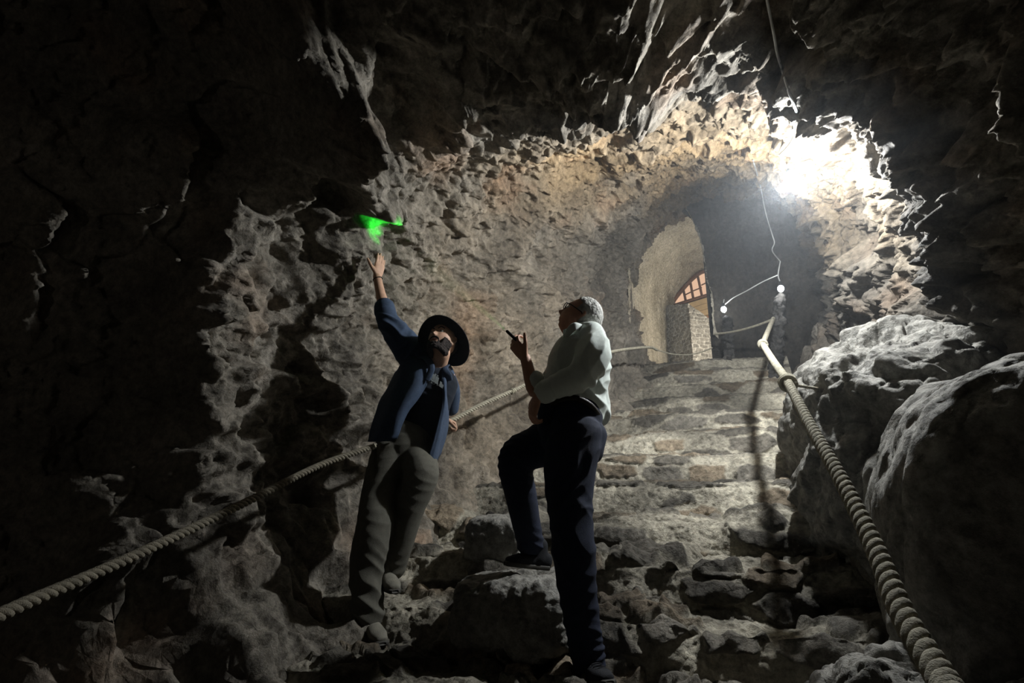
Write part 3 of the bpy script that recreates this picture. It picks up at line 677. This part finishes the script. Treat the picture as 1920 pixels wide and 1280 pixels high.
CL['white_shirt'] = plain_mat('pale_linen', (.74, .80, .74), .85, .6, 500, .04)
CL['navy'] = plain_mat('navy_cotton', (.014, .019, .038), .85, .5, 420, .15)
CL['denim'] = plain_mat('blue_overshirt', (.040, .062, .105), .85, .6, 420, .15)
CL['tee'] = plain_mat('dark_tee', (.010, .014, .022), .9, .4, 400, .1)
CL['olive'] = plain_mat('grey_olive_cotton', (.105, .10, .08), .9, .5, 380, .12)
CL['shoe'] = plain_mat('dark_suede', (.012, .013, .016), .85, .6, 250, .2)
CL['sole'] = plain_mat('dark_rubber', (.05, .047, .04), .7)
CL['pale_shoe'] = plain_mat('worn_grey_shoe', (.16, .15, .12), .8, .5, 200, .2)
CL['hat'] = plain_mat('charcoal_felt', (.022, .022, .026), .95, .9, 300, .15)
CL['hair'] = plain_mat('grey_hair', (.50, .49, .45), .7, 1.0, 260, .35)
CL['beard'] = plain_mat('dark_beard', (.022, .015, .012), .8, 1.0, 350, .3)
CL['eye'] = plain_mat('eye_white', (.75, .73, .70), .2)
CL['iris'] = plain_mat('dark_iris', (.03, .018, .012), .15)
CL['black'] = plain_mat('black_plastic', (.01, .01, .01), .35)
CL['leather'] = plain_mat('dark_leather', (.02, .014, .01), .5, .4, 120)
CL['print'] = plain_mat('white_print', (.55, .60, .60), .8)
CL['lip'] = plain_mat('lips', (.42, .20, .16), .5)
def eyes(at, fr, root, gaze):
    for sgn in (-1, 1):
        c = at(.031 * sgn, .0745, .006); e = mesh_obj('eye', *ball(c, .0118, n=20), CL['eye'], root)
        g = nrm(gaze); ip = c + g * .0075
        mesh_obj('iris', *ball(ip, .0060, n=16), CL['iris'], e)

def right_man():
    sk, fair = M['skin_fair'], None
    root = thing('person', PY(1105, 1270, 2.64), 'person in pale shirt and navy trousers looking up with one foot on a higher step', 'person')
    Yb = 2.74
    J = lambda x, y, Y=Yb: PY(x, y, Y)
    neck, shN, shF = J(1082, 640), J(1108, 640, 2.66), J(1068, 650, 2.86)
    chest, waist, pel = J(1092, 680), J(1068, 745), J(1066, 790, 2.72)
    hipN, hipF = J(1082, 818, 2.66), J(1052, 815, 2.80)
    kneeN, ankN = J(1074, 1015, 2.60), J(1102, 1230, 2.64)
    kneeF, ankF = J(968, 862, 2.86), J(1000, 1030, 3.00)
    elN, wrN = J(1092, 702, 2.54), J(1008, 742, 2.56)
    elF, wrF = J(1010, 735, 2.80), J(985, 672, 2.80)
    hc = J(1087, 598, 2.74); fwd = nrm(np.array([-1, .12, .0]) * .80 + np.array([0, 0, .66])); up = np.array([.60, 0, .80])
    hp, at, fr = head_mesh(hc, fwd, up, .98)
    body = list(hp)
    body.append(limb([J(1085, 660), J(1078, 638), at(0, -.03, -.06)], [.062, .056, .058]))
    body.append(limb([J(1085, 650), chest, waist, pel], [.08, .10, .09, .10], [.11, .11, .09, .10], ref=(-1, 0, .1)))
    body += [limb([shN, elN, wrN], [.05, .042, .036, .026]), limb([shF, elF, wrF], [.05, .040, .036, .027])]
    body += [limb([hipN, kneeN, ankN], [.085, .07, .055, .05, .038]), limb([hipF, kneeF, ankF], [.085, .07, .055, .05, .038])]
    # far hand raised, holding the little pointer; near hand hooked under the far elbow
    hd = nrm(J(955, 632, 2.78) - J(985, 672, 2.80))
    body += hand(wrF, hd, (-.55, -.1, .8), (.3, -1, .3), [1.05, .95, 1.0, 1.1], .06, (.55, .75), .98)
    body += hand(wrN, nrm(J(994, 790, 2.60) - wrN), (1, .4, .1), (.2, -.2, 1), [.75, .8, .85, .9], .04, (.8, .5), .98)
    b = remesh('body', body, .0042, sk, root, 2)
    # trousers
    wl = np.array([0, 0, 1.0])
    tr = [limb([J(1072, 748, 2.73), J(1068, 790, 2.72), J(1068, 822, 2.71)], [.150, .158, .150, .135], [.118, .125, .13, .12], ref=(-1, 0, .05), n=40)]
    tr += [limb([J(1078, 812, 2.67), J(1068, 900, 2.64), kneeN, J(1086, 1130, 2.62), J(1104, 1238, 2.64)], [.128, .126, .118, .105, .094, .094, .084, .078, .074, .072], [.115, .112, .105, .098, .09, .088, .08, .075, .072, .07], ref=(1, 0, 0), n=36)]
    tr += [limb([J(1056, 812, 2.78), J(1008, 838, 2.83), kneeF, J(980, 945, 2.93), J(994, 1018, 2.99)], [.120, .108, .098, .090, .080, .072, .068], None, ref=(0, 1, 0), n=36)]
    tr += [(limb([J(1108, 815, 2.70), J(1104, 845, 2.68)], [.075, .07], sub=4))]
    spots = [(kneeN, (.7, 0, 1), .17, .010, .075), (J(1075, 1150, 2.62), (-.5, .3, 1), .18, .007, .085), (J(1085, 870, 2.62), (-1.1, 0, 1), .16, .012, .055), (kneeF, (.5, 0, 1), .12, .010, .04), (J(1095, 950, 2.6), (-.9, .2, 1), .13, .011, .07), (ankF, (.2, 0, 1), .1, .01, .035), (ankN, (.1, 0, 1), .12, .010, .04)]
    t = remesh('trousers', tr, .006, CL['navy'], root, 3, folds(100, .004, .1, spots))
    tube('pocket_seam', [J(1046, 765, 2.585), J(1047, 785, 2.58), J(1058, 800, 2.575), J(1078, 808, 2.57)], .0022, CL['shoe'], t)
    # back pocket flap with a button, cuffs
    V, F = limb([J(1108, 800, 2.60), J(1122, 812, 2.64)], [.045, .05], [.010, .010], ref=(0, 0, 1), sub=5); mesh_obj('pocket_flap', V, F, CL['navy'], t)
    tube('belt', [J(1030, 762, 2.66), J(1050, 750, 2.60), J(1078, 746, 2.585), J(1105, 758, 2.60), J(1122, 778, 2.68), J(1120, 780, 2.78)], .014, CL['leather'], root)
    # shirt
    sh = [limb([J(1092, 632), J(1088, 662), J(1084, 700), J(1076, 735), J(1078, 762, 2.75)], [.090, .130, .155, .158, .158, .158, .155], [.115, .170, .165, .155, .145, .14, .135], ref=(-1, 0, .3), n=44)]
    sh += [limb([shN + np.array([0, 0, .03]), J(1112, 665, 2.57), elN, J(1056, 718, 2.53), J(1036, 728, 2.55)], [.070, .082, .080, .074, .064, .054, .050], None, n=32)]
    sh += [limb([shF, J(1046, 695, 2.86), elF + np.array([.02, 0, .01]), J(1009, 728, 2.80)], [.07, .066, .056, .048, .044], None, n=32)]
    sh += [limb([J(1122, 735, 2.80), J(1124, 762, 2.80), J(1128, 778, 2.78)], [.05, .055, .045], [.08, .08, .07], ref=(1, 0, 0))]
    sp = [(elN, (1, 0, .3), .11, .008, .06), (J(1100, 655, 2.55), (-.6, 0, .8), .14, .010, .06), (J(1105, 740, 2.62), (1, 0, .5), .16, .012, .05), (J(1130, 690, 2.7), (.8, .2, -.6), .14, .010, .05), (J(1045, 700, 2.6), (.4, 0, 1), .1, .008, .05)]
    s = remesh('shirt', sh, .0055, CL['white_shirt'], root, 3, folds(200, .0045, .08, sp))
    for P0, P1, rr in ((J(1032, 729, 2.55), J(1022, 735, 2.56), .052), (J(1010, 728, 2.80), J(1004, 712, 2.80), .047)):
        V, F = limb([P0, (P0 + P1) / 2, P1], [rr, rr * 1.06, rr * 1.02], sub=5); mesh_obj('cuff', V, F, CL['white_shirt'], s)
    # collar
    V, F = loft(catmull([J(1064, 637, 2.68), J(1062, 628, 2.62), J(1078, 612, 2.60), J(1098, 618, 2.66)], 5), .020, .005, ref=(0, 0, 1), n=12); mesh_obj('collar', V, F, CL['white_shirt'], s)
    V, F = loft(np.array([J(1061, 618, 2.64), J(1064, 632, 2.64), J(1070, 645, 2.64)]), np.array([.014, .022, .006]), np.array([.004, .005, .004]), ref=(1, 0, .3), n=12); mesh_obj('collar', V, F, CL['white_shirt'], s)
    # hair: cap over the back and top of the skull
    th, ph = np.meshgrid(np.linspace(-1.1, 1.5, 60), np.linspace(-math.pi, math.pi, 90), indexing='ij'); sh_ = th.shape; th = th.ravel(); ph = ph.ravel()
    X, Y, Z = np.cos(th) * np.sin(ph), np.cos(th) * np.cos(ph), np.sin(th)
    hv = np.array([at(a * .080, b * .104 - .004, c_ * .125) for a, b, c_ in zip(X, np.where(Y < 0, Y * (1 - .3 * (Z < 0) * -Z), Y), Z)])
    dn = nrm(fr[1]); F = grid_faces(*sh_); cy = Y[F[:, 0]]; cz = Z[F[:, 0]]; cx = np.abs(X[F[:, 0]])
    keep = ((cy < -.12) & (cz > -.75)) | ((cz > .38 + .35 * np.maximum(cy, 0) * 1.2) & (cy < .62)) | ((cz > .05) & (cy < .28) & (cx > .4))
    hv = hv + np.random.RandomState(3).normal(0, .0012, hv.shape)
    hr = submesh('hair', hv, F, keep, CL['hair'], None, None, root); md = hr.modifiers.new('t', 'SOLIDIFY'); md.thickness = .008; md.offset = 0
    eyes(at, fr, root, fwd)
    gl = thing_child_glasses(at, root)
    # shoes
    heelF, toeF = J(1024, 1068, 3.02), J(950, 1060, 2.94)
    for nm, hl, te in (('shoe', heelF, toeF), ('shoe', J(1098, 1282, 2.66), J(1142, 1285, 2.46))):
        u_, s_ = shoe(hl, te, (0, 0, 1)); o = remesh(nm, u_, .006, CL['shoe'], root, 3); V, F = join(s_); mesh_obj('sole', V, F, CL['sole'], o)
        for q in range(4):
            f = np.array(te) - np.array(hl); sd = nrm(np.cross(f, [0, 0, 1])); c = np.array(hl) + f * (.42 + .09 * q) + np.array([0, 0, .082 - .008 * q])
            tube('lace', [c - sd * .022, c + [0, 0, .004], c + sd * .022], .003, CL['shoe'], o, n=6)
    # the pointer in the raised hand is a thing of its own
    a = J(951, 621, 2.775); bq = J(972, 641, 2.775)
    V, F = loft(np.linspace(bq, a, 8), .008, ref=(0, 1, 0), n=14); d = mesh_obj('laser_pointer', V, F, CL['black'])
    mesh_obj('tip', *ball(a, .006, n=12), M['cable'], d)
    tag(d, 'small dark laser pointer in the raised hand of the person in the pale shirt', 'laser pointer')
    return a
def thing_child_glasses(at, root):
    P = []
    for sgn in (-1, 1):
        t = np.linspace(0, 2 * math.pi, 25)
        ring = np.array([at(sgn * .032 + .024 * math.cos(q), .097, .004 + .017 * math.sin(q)) for q in t]); P.append(loft(ring, .0022, ref=(0, 0, 1), n=6))
        P.append(loft(np.array([at(sgn * .056, .096, .012), at(sgn * .074, .07, .012), at(sgn * .082, .0, .010), at(sgn * .078, -.012, .0)]), .0026, ref=(0, 0, 1), n=6))
    P.append(loft(np.array([at(-.009, .1, .008), at(0, .104, .012), at(.009, .1, .008)]), .002, ref=(0, 0, 1), n=6))
    V, F = join(P); return mesh_obj('glasses', V, F, CL['black'], root)

def left_man():
    sk = M['skin']
    root = thing('person', PY(700, 1205, 3.1), 'bearded person in a wide brimmed hat and blue overshirt reaching up to touch the rock', 'person')
    Yb = 3.38; J = lambda x, y, Y=Yb: PY(x, y, Y)
    hc = J(829, 640, 3.30)
    fwd = nrm([-.32, -.80, .46]); up = nrm([.10, .40, .80])
    hp, at, fr = head_mesh(hc, fwd, up, 1.0); at0 = at
    shR, shL = J(772, 668, 3.40), J(838, 705, 3.46)
    elR, wrR = J(729, 600, 3.36), J(707, 519, 3.40)
    elL, wrL = J(846, 745, 3.60), J(829, 783, 3.66)
    hipR, hipL = J(738, 835, 3.34), J(778, 845, 3.38)
    knR, anR = J(702, 985, 3.16), J(692, 1150, 3.14)
    knL, anL = J(788, 900, 3.16), J(726, 1068, 3.28)
    body = list(hp)
    body.append(limb([J(812, 710, 3.40), J(822, 682, 3.35), at(0, -.02, -.075)], [.060, .053, .055]))
    body.append(limb([J(808, 705), J(790, 750), J(765, 810), J(755, 840)], [.12, .13, .12, .13], [.10, .11, .10, .11], ref=(1, 0, 0)))
    body += [limb([shR, J(752, 636, 3.38), elR, J(716, 560, 3.38), wrR], [.052, .048, .046, .043, .038, .030, .026], sub=6)]
    body += [limb([shL, elL, wrL], [.05, .042, .036, .026])]
    body += [limb([hipR, knR, anR], [.08, .07, .055, .05, .036]), limb([hipL, knL + np.array([0, .06, 0]), anL], [.07, .055, .045, .04, .034])]
    hd = nrm(J(707, 485, 3.42) - wrR)
    # index finger parted to the left with the thumb, the others together to the right
    body += hand(wrR, nrm(hd + np.array([.20, 0, 0])), (-.75, .65, .1), (-.65, -.75, 0), [.02, .04, .03, .05], .03, (.85, .85), 1.0)
    body += hand(wrL, nrm([.75, .2, -.35]), (-.45, -.1, -1), (.1, -1, .3), [1.45, 1.45, 1.45, 1.45], .02, (.5, .6), 1.0)
    remesh('body', body, .0042, sk, root, 2)
    # tee
    V = [limb([J(816, 690, 3.40), J(808, 715), J(790, 760), J(768, 812), J(758, 842)], [.10, .165, .165, .160, .16, .165], [.075, .115, .125, .12, .12, .115], ref=(1, 0, 0), n=40)]
    tee = remesh('t_shirt', V, .007, CL['tee'], root, 3, folds(300, .006, .1, [(J(780, 770, 3.26), (.6, 0, .8), .2, .010, .07)]))
    # print on the chest: block picture and a row of small letters
    cx = nrm(J(838, 718, 3.28) - J(806, 696, 3.27)); cy = nrm(J(802, 712, 3.27) - J(806, 696, 3.27)); cn = nrm(np.cross(cx, cy)); cn = cn if cn[1] < 0 else -cn
    o0 = J(806, 695, 3.255) + cn * .012
    parts = []
    for (x, y, w_, h_) in ((.0, .012, .022, .03), (.024, .004, .020, .036), (.046, .006, .022, .034), (.0, .034, .07, .012), (.080, .018, .014, .03), (.094, .026, .012, .022), (.0, -.004, .010, .008), (.018, -.006, .009, .008), (.036, -.004, .010, .008), (.052, -.004, .009, .007)):
        parts.append(box(o0 + cx * (x + w_ / 2) + cy * (y + h_ / 2), w_, h_, .002, cx, cy, cn))
    Vp, Fp = join(parts); mesh_obj('chest_print', Vp, Fp, CL['print'], tee, smooth=False)
    fc = bpy.data.curves.new('print_lettering', 'FONT'); fc.body = 'OSLO  SA'; fc.size = .019; fc.extrude = .0008
    fo = bpy.data.objects.new('print_lettering', fc); fc.materials.append(CL['print'])
    m4 = Matrix.Identity(4)
    for r_ in range(3): m4[r_][0], m4[r_][1], m4[r_][2], m4[r_][3] = float(cx[r_]), float(-cy[r_]), float(np.cross(cx, -cy)[r_]), float((o0 + cy * .068)[r_])
    tm = bpy.data.meshes.new_from_object(fo); bpy.data.objects.remove(fo); fo = bpy.data.objects.new('print_lettering', tm); tm.name = 'print_lettering'; COL.objects.link(fo); fo.parent = tee; fo.matrix_parent_inverse = tee.matrix_world.inverted(); fo.matrix_world = m4
    # trousers
    tr = [limb([J(760, 815, 3.36), J(757, 845, 3.34), J(755, 868, 3.33)], [.165, .17, .155, .13], [.12, .125, .12, .11], ref=(1, 0, 0), n=40)]
    tr += [limb([J(735, 850, 3.33), J(716, 925, 3.26), knR, J(687, 1070, 3.15), J(690, 1150, 3.14)], [.118, .118, .112, .105, .098, .095, .088, .080, .085], None, n=36)]
    tr += [limb([J(778, 855, 3.34), J(788, 880, 3.24), knL + np.array([-.01, .05, 0]), J(765, 960, 3.22), J(736, 1062, 3.28)], [.11, .105, .10, .096, .088, .08, .072], None, n=36)]
    sp = [(knR, (.3, 0, 1), .16, .003, .07), (J(688, 1110, 3.1), (.5, 0, 1), .16, .016, .06), (hipR, (.5, 0, 1), .15, .006, .06), (J(770, 905, 3.2), (.4, 0, 1), .13, .006, .06)]
    remesh('trousers', tr, .0065, CL['olive'], root, 3, folds(400, .005, .1, sp))
    # overshirt: open shell round the back and sides, sleeve, collar
    def panel(name, rows, th=.008):
        R = [catmull(r, 6) for r in rows]; R = np.array(R); cols = [catmull(list(R[:, j]), 6) for j in range(R.shape[1])]; G = np.array(cols)
        V = G.reshape(-1, 3); F = grid_faces(G.shape[0], G.shape[1]); Nn = vnorm(V, F)
        V = V + Nn * (.007 * fbm(V, .11, 510, 2) + .008 * np.abs(vnoise(V * np.array([1, 1, .35]), .05, 512)))[:, None]
        o = mesh_obj(name, V, F, CL['denim'], root); m = o.modifiers.new('t', 'SOLIDIFY'); m.thickness = th; m.offset = 0; return o
    sb = [limb([J(806, 682, 3.46), J(800, 700, 3.46), J(786, 750, 3.46), J(765, 800, 3.45)], [.11, .17, .175, .175, .175], [.06, .09, .10, .10, .09], ref=(1, 0, 0), n=36)]
    sb += [limb([J(790, 690, 3.42), J(766, 655, 3.40), J(744, 625, 3.38), J(727, 602, 3.365), J(722, 586, 3.37)], [.095, .098, .096, .088, .080, .072, .062, .060], None, n=36)]
    sb += [limb([J(830, 700, 3.45), J(846, 735, 3.56), J(846, 765, 3.62)], [.07, .065, .055, .05], None, n=30)]
    sp = [(J(735, 612, 3.3), (.5, 0, 1), .10, .016, .05), (J(760, 650, 3.3), (-.7, 0, .8), .12, .014, .055)]
    ov = remesh('overshirt', sb, .0065, CL['denim'], root, 3, folds(500, .005, .09, sp))
    rp = panel('front_panel', [[J(786, 668, 3.34), J(770, 668, 3.30), J(752, 680, 3.34), J(742, 700, 3.45)],
                          [J(806, 690, 3.28), J(778, 700, 3.24), J(748, 710, 3.28), J(732, 720, 3.45)],
                          [J(798, 725, 3.25), J(765, 740, 3.20), J(732, 748, 3.25), J(714, 755, 3.45)],
                          [J(762, 775, 3.22), J(745, 782, 3.18), J(718, 790, 3.22), J(700, 795, 3.42)],
                          [J(745, 822, 3.22), J(730, 826, 3.20), J(708, 828, 3.24), J(692, 828, 3.42)]])
    rp.parent = ov
    lp = panel('front_panel', [[J(828, 694, 3.29), J(838, 698, 3.31), J(848, 706, 3.42)],
                          [J(828, 715, 3.26), J(836, 718, 3.27), J(845, 724, 3.42)],
                          [J(830, 750, 3.24), J(837, 752, 3.26), J(843, 758, 3.44)],
                          [J(820, 800, 3.22), J(830, 802, 3.25), J(838, 806, 3.44)],
                          [J(803, 858, 3.20), J(812, 880, 3.22), J(826, 850, 3.40)]])
    lp.parent = ov
    for pts in ([J(784, 668, 3.34), J(800, 672, 3.29), J(809, 690, 3.25), J(800, 712, 3.235)], [J(838, 684, 3.36), J(834, 692, 3.29), J(840, 702, 3.27), J(842, 712, 3.29)]):
        V, F = loft(catmull(pts, 6), .020, .006, ref=(1, 0, .2), n=12); c_ = mesh_obj('collar', V, F, CL['denim'], ov)
    V, F = limb([J(725, 592, 3.365), J(722, 584, 3.37), J(721, 577, 3.37)], [.064, .067, .064], sub=5); mesh_obj('cuff', V, F, CL['denim'], ov)
    t = np.linspace(0, 2 * math.pi, 30); ax = nrm(wrR - elR); a_ = nrm(np.cross(ax, [0, 1, 0])); b_ = np.cross(ax, a_)
    V, F = loft(np.array([wrR - ax * .018 + a_ * .029 * math.cos(q) + b_ * .026 * math.sin(q) for q in t]), .0035, ref=ax, n=8, caps=False); mesh_obj('bracelet', V, F, CL['leather'], root)
    # beard, moustache, brows, lips
    bd = []
    for hgt, rad, thick in ((-.035, 1.02, .008), (-.048, 1.03, .010), (-.060, 1.03, .010), (-.074, 1.03, .012), (-.091, 1.0, .012), (-.106, .95, .016)):
        pts = []
        for q in np.linspace(-1.45, 1.45, 11):
            if hgt > -.08 and abs(q) < .85: pts.append(None); continue
            lo_ = .33 * sstep(0, .118, np.array(-hgt)); pts.append(at(math.sin(q) * .070 * (1 - float(lo_)) * rad, math.cos(q) * .088 * rad - (.0 if abs(q) < 1 else .01), hgt))
        seg = []
        for p_ in pts + [None]:
            if p_ is None:
                if len(seg) > 1: bd.append(loft(catmull(seg, 4), thick, ref=fr[2], n=12))
                seg = []
            else: seg.append(p_)
    bd += [loft(catmull([at(.032, .078, -.082), at(.026, .088, -.056), at(0, .099, -.049), at(-.026, .088, -.056), at(-.032, .078, -.082)], 6), .0045, .0045, ref=fr[2], n=10)]
    remesh('beard', bd, .003, CL['beard'], root, 1, lambda co, no: co + no * (.0025 * vnoise(co, .008, 7) + .002 * vnoise(co, .004, 8))[:, None])
    for sgn in (-1, 1): V, F = loft(catmull([at(sgn * .013, .092, .022), at(sgn * .03, .093, .030), at(sgn * .048, .080, .024)], 5), .0042, .002, ref=fr[2], n=8); mesh_obj('eyebrow', V, F, CL['beard'], root)
    V, F = loft(catmull([at(.02, .089, -.062), at(0, .096, -.063), at(-.02, .089, -.062)], 5), .005, .003, ref=fr[2], n=8); mesh_obj('lips', V, F, CL['lip'], root)
    eyes(at, fr, root, nrm([-.45, -.75, .35]))
    # hat: crown over the skull, wide soft brim standing behind the tilted head
    nr, na = 26, 90; pr = [(0, .128), (.03, .126), (.055, .118), (.074, .098), (.084, .070), (.088, .045), (.090, .030), (.096, .026), (.112, .026), (.130, .024), (.146, .018), (.158, .010), (.162, .006)]
    pr = catmull([np.array([a, b, 0]) for a, b in pr], 3)
    hu = nrm(fr[2] - .42 * fr[1]); hf = nrm(np.cross(hu, fr[0])); hc2 = hc - fr[1] * .008; at = lambda a, b, d: hc2 + fr[0] * a + hf * b + hu * d
    V = []
    for r_, h_, _ in pr:
        for q in range(na):
            an = 2 * math.pi * q / na; br = max(0, (r_ - .09) / .07)
            V.append(at(r_ * math.sin(an) * .98, r_ * math.cos(an) * 1.12 - .012, h_ + .018 + br * (.020 * math.cos(2 * an + .4) + .008 * math.sin(3 * an)) - .018 * math.cos(an)))
    V = np.array(V)
    ht = mesh_obj('hat', V, grid_faces(len(pr), na, True), CL['hat'], root); m = ht.modifiers.new('t', 'SOLIDIFY'); m.thickness = .005; m.offset = 1
    tube('hat_band', [at(.0925 * math.sin(q), .0925 * math.cos(q) * 1.12 - .012, .055 - .018 * math.cos(q)) for q in np.linspace(0, 2 * math.pi, 25)], .006, CL['leather'], ht)
    at = at0; hr = limb([at(.066, -.02, .03), at(.05, -.075, .0), at(0, -.098, -.005), at(-.05, -.075, .0), at(-.066, -.02, .03)], [.014, .018, .02, .018, .014]); mesh_obj('hair', *hr, CL['beard'], root)
    for hl, te in ((J(684, 1182, 3.20), J(716, 1210, 2.99)), (J(720, 1096, 3.30), J(740, 1112, 3.12))):
        u_, s_ = shoe(hl, te, (0, 0, 1)); o = remesh('shoe', u_, .006, CL['pale_shoe'], root, 3); V, F = join(s_); mesh_obj('sole', V, F, CL['sole'], o)
TIP = right_man()
left_man()
# the green laser beam's light on the rock
tgt = hit(712, 417, .0)
ls = bpy.data.lights.new('laser_beam', 'SPOT'); ls.energy = LASER_W; ls.color = (.03, 1.0, .06); ls.spot_size = math.radians(11); ls.spot_blend = .9; ls.shadow_soft_size = .002
lo = bpy.data.objects.new('laser_beam', ls); COL.objects.link(lo)
dv = nrm(tgt - TIP); lo.location = tuple(TIP + dv * .02); lo.rotation_euler = Vector(tuple(dv)).to_track_quat('-Z', 'Y').to_euler()
# ---------------------------------------------------------------- scatter volume added to mimic lens bloom round the bulbs
def glow_haze():
    m = bpy.data.materials.new('glow_haze'); m.use_nodes = True; N = m.node_tree.nodes; N.clear()
    v = N.new('ShaderNodeVolumeScatter'); v.inputs['Density'].default_value = .013; v.inputs['Color'].default_value = (.9, .95, 1, 1); v.inputs['Anisotropy'].default_value = .3
    o = N.new('ShaderNodeOutputMaterial'); m.node_tree.links.new(v.outputs[0], o.inputs['Volume'])
    V, F = box(SW(4.9, .1, 3.6), 3.2, 4.6, 4.4, UW, US); h = mesh_obj('glow_haze', V, F, m, smooth=False); h['kind'] = 'stuff'; h['label'] = 'thin added volume mimicking lens glow round the tunnel bulbs'; h['category'] = 'glow_haze'
glow_haze()
